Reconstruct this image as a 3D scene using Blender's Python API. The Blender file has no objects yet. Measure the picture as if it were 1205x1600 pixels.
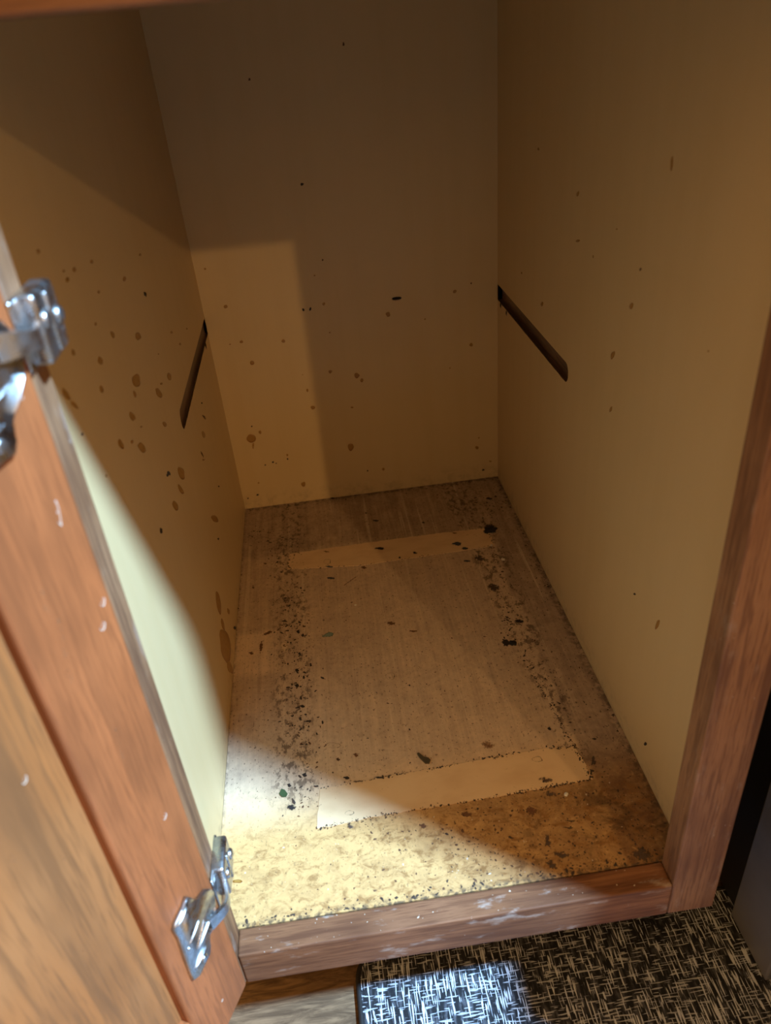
import bpy, bmesh, math, random
from mathutils import Vector, Matrix

# ------------------------------------------------------------------ camera, world, lights, exposure
scene = bpy.context.scene
col = scene.collection
CAM_LOC = Vector((0.1268, -0.2835, 0.5190))
YAW, PITCH, ROLL, F_PX = -0.0657, -0.568, -0.0952, 1186.7
Rz = Matrix.Rotation(YAW, 3, 'Z'); Rx = Matrix.Rotation(PITCH, 3, 'X')
B = Rz @ Rx
r0, fw, u0 = B.col[0].copy(), B.col[1].copy(), B.col[2].copy()
c_, s_ = math.cos(ROLL), math.sin(ROLL)
right = c_ * r0 + s_ * u0
up = -s_ * r0 + c_ * u0
cam_d = bpy.data.cameras.new('camera')
cam = bpy.data.objects.new('camera', cam_d); col.objects.link(cam)
M = Matrix((right, up, -fw)).transposed().to_4x4(); M.translation = CAM_LOC
cam.matrix_world = M
cam_d.sensor_fit = 'VERTICAL'; cam_d.sensor_height = 36.0
cam_d.lens = F_PX / 1600 * 36.0
cam_d.clip_start = 0.01
cam_d.dof.use_dof = True; cam_d.dof.focus_distance = 0.72; cam_d.dof.aperture_fstop = 8.0
scene.camera = cam

world = bpy.data.worlds.new('room_light'); scene.world = world
world.use_nodes = True
bg = world.node_tree.nodes['Background']
bg.inputs[0].default_value = (1.0, 0.53, 0.165, 1); bg.inputs[1].default_value = 1.16

def lamp(name, kind, loc, target, power, colour, size):
    d = bpy.data.lights.new(name, kind); d.energy = power; d.color = colour
    if kind == 'AREA':
        d.shape = 'DISK'; d.size = size
    else:
        d.shadow_soft_size = size
    o = bpy.data.objects.new(name, d); col.objects.link(o); o.location = loc
    o.rotation_euler = (Vector(target) - Vector(loc)).to_track_quat('-Z', 'Y').to_euler()
    return o
lamp('cool_ceiling_lamp', 'AREA', (1.44, -0.752, 2.26), (0.15, 0.05, 0.1), 335.0, (0.375, 0.66, 1.0), 0.17)
lamp('warm_room_lamp', 'POINT', (1.68, -3.75, 1.83), (0, 0, 0), 112.0, (1.0, 0.60, 0.25), 0.035)

scene.view_settings.view_transform = 'Standard'
scene.view_settings.look = 'None'
scene.view_settings.gamma = 1.0
scene.view_settings.use_curve_mapping = False
scene.view_settings.exposure = 0.0

# ------------------------------------------------------------------ dimensions (metres; cabinet floor is z = 0, face frame front is y = 0)
W, D, TOP = 0.3382, 0.58, 0.60
XS, XR, SW = 0.0174, 0.3204, 0.0337      # opening edges of the face frame, width of right stile showing
T = 0.0195                                # face frame thickness
SILL, RAIL, ROOM = -0.0344, 0.530, -0.14
rng = random.Random(7)

# ------------------------------------------------------------------ node helpers
class NT:
    def __init__(self, name):
        self.m = bpy.data.materials.new(name); self.m.use_nodes = True
        self.t = self.m.node_tree
        self.p = self.t.nodes['Principled BSDF']
        self.tc = self.t.nodes.new('ShaderNodeTexCoord')
        self.obj = self.tc.outputs['Object']
    def link(self, a, b):
        if hasattr(a, 'is_output'): self.t.links.new(a, b)
        else: b.default_value = a
    def node(self, typ, **kw):
        n = self.t.nodes.new(typ)
        for k, v in kw.items(): setattr(n, k, v)
        return n
    def math(self, op, a, b=0.0, clamp=False):
        n = self.node('ShaderNodeMath', operation=op, use_clamp=clamp)
        self.link(a, n.inputs[0]); self.link(b, n.inputs[1]); return n.outputs[0]
    def add(self, a, b): return self.math('ADD', a, b)
    def mul(self, a, b): return self.math('MULTIPLY', a, b)
    def mx(self, a, b): return self.math('MAXIMUM', a, b)
    def step(self, v, a, b, lo=0.0, hi=1.0):
        n = self.node('ShaderNodeMapRange', interpolation_type='SMOOTHSTEP')
        self.link(v, n.inputs[0])
        for i, x in zip((1, 2, 3, 4), (a, b, lo, hi)): n.inputs[i].default_value = x
        return n.outputs[0]
    def mapping(self, scale=(1, 1, 1), rot=(0, 0, 0), loc=(0, 0, 0), vec=None):
        n = self.node('ShaderNodeMapping')
        n.inputs['Scale'].default_value = scale; n.inputs['Rotation'].default_value = rot; n.inputs['Location'].default_value = loc
        self.link(vec if vec is not None else self.obj, n.inputs['Vector']); return n.outputs[0]
    def noise(self, vec, scale, detail=3.0, rough=0.55, dist=0.0):
        n = self.node('ShaderNodeTexNoise')
        self.link(vec, n.inputs['Vector'])
        n.inputs['Scale'].default_value = scale; n.inputs['Detail'].default_value = detail
        n.inputs['Roughness'].default_value = rough; n.inputs['Distortion'].default_value = dist
        return n.outputs['Fac']
    def xyz(self):
        n = self.node('ShaderNodeSeparateXYZ'); self.link(self.obj, n.inputs[0]); return n.outputs
    def mix(self, f, a, b):
        n = self.node('ShaderNodeMix', data_type='RGBA')
        self.link(f, n.inputs[0])
        for v, i in ((a, 6), (b, 7)):
            self.link(v if hasattr(v, 'is_output') else (*v, 1.0), n.inputs[i])
        return n.outputs[2]
    def bump(self, h, strength, dist=0.001):
        n = self.node('ShaderNodeBump'); n.inputs['Strength'].default_value = strength; n.inputs['Distance'].default_value = dist
        self.link(h, n.inputs['Height']); self.t.links.new(n.outputs[0], self.p.inputs['Normal'])
    def done(self, colour, rough=0.5, metal=0.0, spec=0.4):
        self.link(colour if hasattr(colour, 'is_output') else (*colour, 1.0), self.p.inputs['Base Color'])
        self.link(rough, self.p.inputs['Roughness']); self.p.inputs['Metallic'].default_value = metal
        self.p.inputs['Specular IOR Level'].default_value = spec
        return self.m

def mat_paint():
    n = NT('cream_paint')
    big = n.noise(n.obj, 9.0, 3)
    streak = n.noise(n.mapping((60, 60, 4)), 1.0, 3)
    f = n.add(n.mul(n.step(big, .35, .75), .5), n.mul(n.step(streak, .4, .7), .35))
    colour = n.mix(f, (0.62, 0.46, 0.24), (0.585, 0.425, 0.21))
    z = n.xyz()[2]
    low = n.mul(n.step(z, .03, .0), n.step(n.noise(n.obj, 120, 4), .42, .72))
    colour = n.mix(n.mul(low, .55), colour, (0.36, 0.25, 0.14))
    n.bump(n.noise(n.mapping((1, 1, .3)), 260, 3), .12, .0006)
    return n.done(colour, 0.42, spec=.35)

def mat_wood(name, dark, mid, light, axis, scale=1.0, rough=.42, paint=0.0, swirl=2.0, spec=.35):
    n = NT(name)
    s = [55, 55, 55]; s[axis] = 4.0
    g = [420, 420, 420]; g[axis] = 22.0
    a = n.noise(n.mapping([v * scale for v in s]), 1.0, 5, .6, swirl * .35)
    b = n.noise(n.mapping([v * scale for v in g]), 1.0, 3, .6, .2)
    c = n.noise(n.obj, 11, 2)
    colour = n.mix(n.step(a, .3, .68), dark, mid)
    colour = n.mix(n.mul(n.step(c, .4, .7), .6), colour, light)
    colour = n.mix(n.mul(n.step(b, .48, .62), .62), colour, dark)
    pore = n.noise(n.mapping([(1500 if i != axis else 60) * scale for i in range(3)]), 1.0, 2)
    colour = n.mix(n.mul(n.step(pore, .56, .66), .5), colour, dark)
    if paint:
        p = n.mul(n.step(n.noise(n.mapping([75 if i != axis else 26 for i in range(3)], loc=(.3, 0, 0)), 1.0, 5, .65), .56, .70), paint)
        colour = n.mix(p, colour, (0.62, 0.58, 0.52))
        sp = n.step(n.noise(n.obj, 520, 1), .78, .82)
        colour = n.mix(n.mul(sp, .7), colour, (0.7, 0.66, 0.6))
    n.bump(n.add(n.mul(a, .5), b), .25, .0006)
    return n.done(colour, rough, spec=spec)

def mat_floor():
    n = NT('grimy_painted_plywood')
    x, y, z = n.xyz()
    fine = n.noise(n.obj, 210, 5, .68)
    mid = n.noise(n.obj, 55, 5, .62, .8)
    big = n.noise(n.obj, 16, 4, .6)
    streak = n.noise(n.mapping((330, 12, 1)), 1.0, 4, .6, .15)
    broad = n.noise(n.mapping((90, 5, 1)), 1.0, 3, .55)
    wob = n.mul(n.add(big, -.5), .03)
    xw, yw = n.add(x, wob), n.add(y, wob)
    # how grimy each zone is (its own dirt, kept where it lies)
    left = n.mul(n.step(xw, .090, .060), n.step(yw, .10, .16))
    rightb = n.step(xw, .290, .300)
    back = n.step(yw, .44, .475)
    centre = n.mul(n.step(yw, .11, .15), .42)
    zone = n.mx(n.mx(n.mul(left, .50), n.mul(rightb, .80)), n.mx(n.mul(back, .80), centre))
    fr = n.mul(n.step(y, .13, .085), n.step(n.add(x, n.mul(y, .6)), .14, .33))
    zone = n.mx(zone, n.mul(fr, .52))
    patch = n.mul(n.mul(n.step(x, .050, .030), n.step(y, .262, .275)), n.step(y, .335, .325))
    zone = n.mul(zone, n.add(1.0, n.mul(patch, -.75)))
    f = n.add(zone, n.mul(n.add(mid, -.5), n.step(y, .15, .09, .75, 1.25)))
    f = n.add(f, n.mul(n.add(fine, -.5), .55))
    f = n.add(f, n.mul(n.mul(n.add(streak, -.5), .6), n.step(y, .10, .16)))
    f = n.add(f, n.mul(n.mul(n.add(broad, -.5), .55), n.step(y, .10, .18)))
    f = n.math('ADD', f, 0.02, clamp=True)
    clean = n.mix(n.step(y, .15, .08), (0.73, 0.545, 0.365), (0.58, 0.35, 0.14))
    colour = n.mix(f, clean, n.mix(n.step(y, .15, .08), (0.30, 0.215, 0.155), (0.17, 0.085, 0.038)))
    # yellow brown wear near the front
    wear = n.mul(n.step(y, .12, .07), n.step(n.noise(n.mapping((1, 1.5, 1), (0, 0, .4)), 85, 6, .76, .7), .47, .64))
    colour = n.mix(n.mul(wear, n.step(x, .05, .25, .75, .95)), colour, (0.25, 0.12, 0.038))
    # scuffed swirls, paler
    scuff = n.step(n.noise(n.mapping((1, 1, 1), loc=(3, 1, 0)), 95, 5, .7, 2.5), .58, .68)
    colour = n.mix(n.mul(n.mul(scuff, n.step(y, .14, .07)), .40), colour, (0.72, 0.47, 0.21))
    # pale rub streaks along the depth
    rub = n.mul(n.step(n.noise(n.mapping((150, 3.2, 1), loc=(7, 2, 0)), 1.0, 2), .62, .70), n.step(y, .14, .2))
    colour = n.mix(n.mul(rub, .42), colour, (0.74, 0.60, 0.42))
    # mottled dirt along the two worn bands
    bands = n.mx(n.mul(n.step(x, .030, .050), n.step(x, .085, .068)), n.mul(n.step(n.add(x, n.mul(y, .06)), .285, .297), n.step(x, .312, .298)))
    mott = n.step(n.add(n.noise(n.mapping((1, .6, 1), loc=(1, 4, 0)), 170, 5, .7), n.mul(n.noise(n.obj, 24, 2), .3)), .66, .76)
    colour = n.mix(n.mul(n.mul(n.mul(mott, bands), n.step(y, .09, .14)), .75), colour, (0.075, 0.045, 0.03))
    # fine dark flecks, denser where the grime is
    fl = n.step(n.noise(n.mapping((430, 300, 1)), 1.0, 2, .6), .63, .68)
    colour = n.mix(n.mul(fl, n.add(.42, n.mul(zone, .6))), colour, (0.075, 0.045, 0.03))
    crack = n.step(n.noise(n.mapping((240, 60, 1), (0, 0, .5)), 1.0, 4, .7, 3.0), .655, .69)
    colour = n.mix(n.mul(crack, .7), colour, (0.13, 0.08, 0.045))
    # dark dirt packed along the side and back joints
    ed = n.mx(n.step(x, W - .012, W - .001), n.mx(n.step(y, D - .012, D - .002), n.mul(n.step(x, .004, .0), .6)))
    edn = n.mul(ed, n.step(n.noise(n.obj, 150, 4, .65), .38, .62))
    colour = n.mix(n.mul(edn, .75), colour, (0.06, 0.04, 0.028))
    seam = n.mul(n.step(y, T + .006, T + .0005), n.step(n.noise(n.obj, 240, 4), .42, .6))
    colour = n.mix(n.mul(seam, .85), colour, (0.07, 0.05, 0.035))
    blot = n.mul(n.mul(n.step(y, .105, .07), n.step(x, .17, .27)), n.step(n.noise(n.mapping((1, 1.3, 1), loc=(2, 7, 0)), 42, 5, .68, .6), .50, .64))
    colour = n.mix(n.mul(blot, .72), colour, (0.085, 0.045, 0.02))
    h = n.add(n.mul(fine, .6), n.add(n.mul(streak, .5), n.mul(mid, .5)))
    n.bump(h, .30, .0010)
    return n.done(colour, 0.55, spec=.3)

def mat_strip():
    n = NT('clean_cream_strip')
    x, y, z = n.xyz()
    sm = n.noise(n.mapping((30, 60, 1)), 1.0, 3)
    colour = n.mix(n.step(sm, .4, .75), (0.72, 0.515, 0.30), (0.65, 0.445, 0.25))
    cr = n.step(n.noise(n.mapping((110, 200, 1), (0, 0, .3)), 1.0, 4, .7, 3.5), .655, .69)
    colour = n.mix(n.mul(cr, .55), colour, (0.16, 0.09, 0.04))
    n.bump(n.noise(n.obj, 200, 3), .1, .0005)
    return n.done(colour, 0.4)

def mat_stain(name, inner, rim, alpha_in, alpha_rim, rough=.4, ragged=0.0, scale=320):
    """'rim' runs 0 at the centre of a mark to 1 at its edge; ragged marks break up into flecks towards the edge"""
    n = NT(name)
    at = n.node('ShaderNodeAttribute'); at.attribute_name = 'rim'
    f = at.outputs['Fac']
    nz = n.noise(n.obj, scale, 4, .65)
    n.done(n.mix(n.step(n.add(f, n.mul(n.add(nz, -.5), .5)), .45, .95), inner, rim), rough)
    al = n.add(n.step(f, .35, .92, alpha_in, alpha_rim), n.mul(n.add(nz, -.5), .3))
    if ragged:
        cut = n.step(n.add(n.mul(nz, 1.5), n.mul(n.add(1.0, n.mul(f, -1.0)), ragged)), .92, 1.04)
        al = n.mul(al, cut)
    al = n.math('ADD', al, 0.0, clamp=True)
    n.link(al, n.p.inputs['Alpha'])
    return n.m

def mat_plain(name, c, rough=.5, metal=0.0, spec=.4, nscale=80, var=.25, bump=0.0):
    n = NT(name)
    nz = n.noise(n.obj, nscale, 3)
    colour = n.mix(n.mul(n.step(nz, .35, .7), var), c, tuple(v * .45 for v in c))
    if bump: n.bump(nz, bump, .0006)
    return n.done(colour, rough, metal, spec)

def mat_metal():
    n = NT('pressed_zinc_steel')
    nz = n.noise(n.obj, 170, 4, .6)
    colour = n.mix(n.step(nz, .4, .7), (0.60, 0.63, 0.65), (0.42, 0.44, 0.45))
    n.bump(n.noise(n.obj, 90, 2), .2, .0008)
    rgh = n.step(nz, .3, .7, .22, .42)
    return n.done(colour, rgh, 1.0)

def mat_mat():
    n = NT('woven_mat')
    a = n.noise(n.mapping((760, 60, 1)), 1.0, 1, .5, .1)
    b = n.noise(n.mapping((80, 760, 1), loc=(3, 5, 0)), 1.0, 1, .5, .1)
    dens = n.noise(n.obj, 26, 2)
    la = n.step(n.add(a, n.mul(n.add(dens, -.5), .3)), .575, .615)
    lb = n.step(n.add(b, n.mul(n.add(dens, -.5), -.15)), .60, .635)
    v = n.mx(n.mul(la, .9), n.mul(lb, .6))
    grey = n.noise(n.mapping((300, 70, 1), loc=(9, 0, 0)), 1.0, 3)
    base = n.mix(n.step(grey, .45, .7), (0.014, 0.015, 0.018), (0.085, 0.09, 0.105))
    colour = n.mix(v, base, (0.66, 0.72, 0.82))
    n.bump(n.add(a, b), .5, .001)
    return n.done(colour, .75, spec=.25)

def mat_vinyl():
    n = NT('oak_look_vinyl')
    a = n.noise(n.mapping((16, 85, 1)), 1.0, 6, .65, 2.6)
    b = n.noise(n.mapping((40, 520, 1)), 1.0, 4, .6, .4)
    colour = n.mix(n.step(a, .32, .68), (0.085, 0.05, 0.027), (0.24, 0.15, 0.082))
    colour = n.mix(n.mul(n.step(b, .5, .7), .5), colour, (0.10, 0.06, 0.035))
    n.bump(b, .2, .0006)
    return n.done(colour, .45)

PAINT = mat_paint(); FLOORM = mat_floor(); STRIPM = mat_strip()
FRAMEX = mat_wood('stained_frame_wood_across', (0.10, 0.045, 0.022), (0.27, 0.125, 0.06), (0.33, 0.165, 0.085), 0)
SILLM = mat_wood('worn_sill_wood', (0.10, 0.040, 0.020), (0.26, 0.118, 0.055), (0.32, 0.155, 0.08), 0, rough=.62, paint=.42, spec=.18)
FRAMEZ = mat_wood('stained_frame_wood_upright', (0.13, 0.06, 0.032), (0.31, 0.155, 0.072), (0.38, 0.21, 0.11), 2, rough=.58, paint=.14, spec=.2)
DOORZ = mat_wood('orange_door_wood_upright', (0.21, 0.068, 0.024), (0.36, 0.112, 0.036), (0.40, 0.132, 0.045), 2, rough=.5, spec=.22)
DOORX = mat_wood('orange_door_wood_across', (0.21, 0.068, 0.024), (0.36, 0.112, 0.036), (0.40, 0.132, 0.045), 0, rough=.5, spec=.22)
PANELM = mat_wood('veneer_door_panel', (0.17, 0.072, 0.027), (0.33, 0.122, 0.036), (0.35, 0.148, 0.052), 2, scale=.55, rough=.52, swirl=4.0, spec=.2)
METAL = mat_metal()
GROOVE = mat_wood('raw_groove_wood', (0.06, 0.03, 0.018), (0.18, 0.10, 0.06), (0.22, 0.13, 0.085), 1)
RAWEDGE = mat_plain('raw_chipped_edge', (0.52, 0.36, 0.22), .8)
MATM = mat_mat(); VINYL = mat_vinyl()
BIND = mat_plain('black_binding', (0.014, 0.013, 0.013), .7, bump=.3, nscale=500)
BLACK = mat_plain('black_enamel', (0.012, 0.012, 0.013), .5)
GREYM = mat_plain('grey_appliance_steel', (0.22, 0.225, 0.235), .38, .2, nscale=30)
STAIN = {
    'o': mat_stain('amber_drip', (0.43, 0.225, 0.05), (0.20, 0.075, 0.010), .74, .97, .3),
    'd': mat_stain('black_grime_and_hole', (0.022, 0.016, 0.013), (0.05, 0.035, 0.025), 1.0, .85, .7, .75, 420),
    'D': mat_stain('black_dirt_and_bore_shade', (0.016, 0.013, 0.011), (0.03, 0.022, 0.017), 1.0, 1.0, .8),
    'b': mat_stain('dark_blue_smear', (0.025, 0.035, 0.06), (0.05, 0.055, 0.07), 1.0, .8, .5, .9, 420),
    'r': mat_stain('rusty_spot', (0.15, 0.065, 0.03), (0.22, 0.11, 0.05), .85, .6, .6, .6, 380),
    'q': mat_stain('faint_rust_spot', (0.26, 0.13, 0.06), (0.30, 0.18, 0.09), .55, .3, .6, .45),
    'm': mat_stain('brown_grime_smear', (0.085, 0.055, 0.04), (0.13, 0.085, 0.06), .8, .6, .6, .5, 260),
    'k': mat_stain('grime_ring', (0.5, 0.38, 0.24), (0.06, 0.04, 0.03), .0, .95, .6, 1.0),
    't': mat_stain('teal_paint_smear', (0.19, 0.27, 0.23), (0.15, 0.19, 0.16), .9, .75, .5, 1.0, 380),
    'g': mat_stain('green_flake', (0.05, 0.085, 0.03), (0.03, 0.05, 0.02), 1.0, 1.0, .5),
    'w': mat_stain('white_crumb', (0.75, 0.70, 0.62), (0.6, 0.52, 0.42), 1.0, .9, .6),
    'p': mat_stain('bare_pale_spot', (0.70, 0.53, 0.34), (0.64, 0.47, 0.29), .9, .7, .5, .8),
}
STAIN_NAME = {'o': 'amber_drip', 'd': 'grime_and_hole_spot', 'b': 'blue_smear', 'r': 'rust_spot', 'q': 'rust_spot', 'm': 'grime_smear',
              'k': 'ring_mark', 't': 'teal_smear', 'p': 'pale_spot', 'w': 'plaster_crumb', 'g': 'green_flake'}

# ------------------------------------------------------------------ mesh helpers
WORLD = {}
def link(o, parent=None, at=(0, 0, 0)):
    """at = where the object's own origin stands in the world (unrotated parents only)"""
    col.objects.link(o)
    at = Vector(at)
    if parent is not None:
        o.parent = parent; o.location = at - WORLD[parent.name]
    else:
        o.location = at
    WORLD[o.name] = at
    return o
def tag(o, label=None, cat=None, group=None, kind=None):
    for k, v in (('label', label), ('category', cat), ('group', group), ('kind', kind)):
        if v: o[k] = v
    return o
def mesh_from(bm, name, mat, smooth=False):
    bmesh.ops.recalc_face_normals(bm, faces=bm.faces[:])
    me = bpy.data.meshes.new(name); bm.to_mesh(me); bm.free()
    me.materials.append(mat)
    if smooth:
        for p in me.polygons: p.use_smooth = True
    return me
def put(name, bm, mat, parent=None, at=(0, 0, 0), smooth=False):
    return link(bpy.data.objects.new(name, mesh_from(bm, name, mat, smooth)), parent, at)
def box(x0, x1, y0, y1, z0, z1, bevel=0.0, seg=2, bm=None):
    own = bm is None
    b = bmesh.new()
    vs = [b.verts.new((x, y, z)) for x in (x0, x1) for y in (y0, y1) for z in (z0, z1)]
    for f in ((0, 1, 3, 2), (4, 6, 7, 5), (0, 4, 5, 1), (2, 3, 7, 6), (0, 2, 6, 4), (1, 5, 7, 3)):
        b.faces.new([vs[i] for i in f])
    if bevel:
        bmesh.ops.bevel(b, geom=b.edges[:], offset=bevel, segments=seg, affect='EDGES', profile=.5)
    if own: return b
    me = bpy.data.meshes.new('t'); b.to_mesh(me); b.free(); bm.from_mesh(me); bpy.data.meshes.remove(me)
    return bm
def prism(outline, y0, y1, bevel=0.0, seg=2):
    """outline in (x, z), extruded from y0 to y1"""
    b = bmesh.new()
    A = [b.verts.new((p[0], y0, p[1])) for p in outline]; Bv = [b.verts.new((p[0], y1, p[1])) for p in outline]
    b.faces.new(A); b.faces.new(Bv[::-1])
    k = len(A)
    for i in range(k): b.faces.new((A[i], Bv[i], Bv[(i + 1) % k], A[(i + 1) % k]))
    if bevel:
        top = [e for e in b.edges if all(v in Bv for v in e.verts)]
        bmesh.ops.bevel(b, geom=top, offset=bevel, segments=seg, affect='EDGES', profile=.5)
    return b
def dome(bm, c, ax, rad, h, n=14):
    """low screw head: rings round axis ax at point c, with a cross recess pressed in"""
    ax = Vector(ax).normalized(); t = ax.orthogonal().normalized(); s = ax.cross(t)
    rings = [(1, 0), (1, .35), (.85, .7), (.55, .95)]
    prev = None
    for fr, hh in rings:
        cur = []
        for i in range(n):
            a = 2 * math.pi * i / n
            cur.append(bm.verts.new(Vector(c) + (t * math.cos(a) + s * math.sin(a)) * rad * fr + ax * h * hh))
        if prev:
            for i in range(n): bm.faces.new((prev[i], prev[(i + 1) % n], cur[(i + 1) % n], cur[i]))
        prev = cur
    pit = bm.verts.new(Vector(c) + ax * h * .55)
    for i in range(n): bm.faces.new((prev[i], prev[(i + 1) % n], pit))
def ridge(bm, p, q, wdt, hgt, y0, n=8):
    """pressed rib on a plate lying in the local x, z plane, from p to q (x, z)"""
    p, q = Vector((p[0], y0, p[1])), Vector((q[0], y0, q[1])); d = (q - p); L = d.length; d /= L
    side = d.cross(Vector((0, 1, 0)))
    m = 10; prev = None
    for i in range(m + 1):
        t = i / m; k = max(.05, math.sin(math.pi * min(1, max(0, t)) ) ** .45)
        cur = [bm.verts.new(p + d * L * t + side * math.cos(math.pi * j / n) * wdt * k + Vector((0, 1, 0)) * math.sin(math.pi * j / n) * hgt * k) for j in range(n + 1)]
        if prev:
            for j in range(n): bm.faces.new((prev[j], prev[j + 1], cur[j + 1], cur[j]))
        prev = cur

# ------------------------------------------------------------------ room floor
floor_o = tag(put('floor', box(-2.5, 2.5, -3.0, 1.2, ROOM - .02, ROOM - .003), VINYL), kind='structure')
for row in range(7):
    y1 = 0.108 - row * .15
    off = (-1.15, -.725, -1.45)[row % 3]
    for k in range(3):
        x0 = off + k * .80
        put('plank', box(x0 + .0006, x0 + .7994, y1 - .1494, y1 - .0006, ROOM - .003, ROOM, .0004, 1), VINYL, floor_o)

# unseen half-height block, added to keep low room light out of the cabinet top
HALF = mat_plain('dark_light_blocker', (0.10, 0.055, 0.03), .5)
tag(put('room_light_blocker', box(-2.5, 2.5, -1.62, -1.50, ROOM - .003, .70), HALF), kind='structure')
# ------------------------------------------------------------------ cabinet carcass
BASE = (W / 2, .29, ROOM)
cab = bpy.data.objects.new('kitchen_cabinet', None)
link(cab, None, BASE)
tag(cab, 'empty base cabinet with cream painted inside, brown face frame and open orange-brown door', 'cabinet')

GY0, GZ0, GZ1, GD = .3225, .2392, .2572, .0055
def groove_outline():
    r = (GZ1 - GZ0) / 2; zc = (GZ0 + GZ1) / 2
    arc = [(GY0 + r * .8 - r * .8 * math.cos(a), zc - r * math.sin(a) * -1) for a in [math.pi / 2 * (1 - i / 4) for i in range(9)]]
    return arc            # from the top of the slot round its front end to the bottom
def side_panel(xin, sgn, name_label):
    """xin inner face, sgn direction of thickness"""
    b = bmesh.new(); th = .012; x1 = xin + sgn * th
    zb, y0, yb = ROOM, T, D
    arc = groove_outline()
    loop = [(y0, SILL), (.075, SILL), (.075, zb), (yb, zb), (yb, GZ0)] + [(y, z) for y, z in arc[::-1]] + [(yb, GZ1), (yb, TOP), (y0, TOP)]
    vin = [b.verts.new((xin, y, z)) for y, z in loop]
    b.faces.new(vin)
    o4 = [(y0, SILL), (.075, SILL), (.075, zb), (yb, zb), (yb, TOP), (y0, TOP)]
    vo = [b.verts.new((x1, y, z)) for y, z in o4]
    b.faces.new(vo)
    k = len(vin)
    for i in range(3): b.faces.new((vin[i], vin[i + 1], vo[i + 1], vo[i]))
    b.faces.new((vin[k - 2], vin[k - 1], vo[5], vo[4])); b.faces.new((vin[k - 1], vin[0], vo[0], vo[5]))
    b.faces.new((vin[3], vin[4], vin[k - 3], vin[k - 2], vo[4], vo[3]))
    p = put('side_panel', b, PAINT, cab); tag(p, name_label)
    g = bmesh.new()
    front = [(D, GZ0)] + [(y, z) for y, z in arc[::-1]] + [(D, GZ1)]
    A = [g.verts.new((xin, y, z)) for y, z in front]; C = [g.verts.new((xin + sgn * (GD if sgn > 0 else .003), y, z)) for y, z in front]
    g.faces.new(C)
    for i in range(len(front) - 1): g.faces.new((A[i], A[i + 1], C[i + 1], C[i]))
    gr = put('shelf_groove', g, GROOVE, p); tag(gr, 'dark routed groove for a missing shelf')
    # torn pale edge of the groove
    e = bmesh.new(); r2 = random.Random(int(xin * 1e4) + 3)
    y = GY0 + .012
    while y < D - .01:
        L = r2.uniform(.006, .02); h = r2.uniform(.0003, .0009)
        vs = [(y, GZ0), (y + L * .3, GZ0 - h), (y + L * .7, GZ0 - h * .8), (y + L, GZ0)]
        f0 = [e.verts.new((xin - sgn * .0002, a, c)) for a, c in vs]; f1 = [e.verts.new((xin + sgn * .001, a, c)) for a, c in vs]
        e.faces.new(f0); e.faces.new(f1)
        for i in range(4): e.faces.new((f0[i], f0[(i + 1) % 4], f1[(i + 1) % 4], f1[i]))
        y += L + r2.uniform(.001, .012)
    tag(put('chipped_edge', e, RAWEDGE, p), 'raw pale chips along the groove', kind='stuff')
    return p
panel_l = side_panel(0.0, -1, 'cream side panel on the hinge side, spattered with amber drips')
panel_r = side_panel(W, 1, 'cream side panel with a few thin brown runs')
panel_b = tag(put('back_panel', box(-.012, W + .012, D, D + .008, ROOM, TOP), PAINT, cab), 'cream back panel with small brown spots')
bottom = tag(put('bottom_panel', box(0.0002, W - .0002, T, D - .0002, -.012, 0), FLOORM, cab), 'grimy worn painted cabinet bottom')
put('top_panel', box(-.012, W + .012, T, D + .008, TOP, TOP + .02), PAINT, cab)
put('toe_kick', box(-.012, W + .012, .075, .087, ROOM, -.0125), FRAMEX, cab)
# unseen worktop edge above, overhanging the face frame far enough to shade the top rail
put('worktop', box(-.40, .385, -.045, .60, TOP + .021, TOP + .055, .004), mat_plain('worktop_laminate', (0.30, 0.25, 0.19), .4), cab)
# face frame
XL0, XR1 = -.0162, XR + SW
tag(put('frame_stile', box(XR, XR1, 0, T, SILL, TOP + .02, .0012), FRAMEZ, cab), 'brown stile with pale scuffs beside the dark gap')
tag(put('frame_stile', box(XL0, XS, 0, T, SILL, TOP + .02, .0012), FRAMEZ, cab), 'brown stile behind the hinges')
tag(put('bottom_rail', box(XS + .0002, XR - .0002, 0, T - .0006, SILL, .0008, .0014), SILLM, cab), 'worn brown bottom rail smeared with pale paint')
put('top_rail', box(XS + .0002, XR - .0002, 0, T, RAIL, TOP + .02, .0012), FRAMEX, cab)

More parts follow.
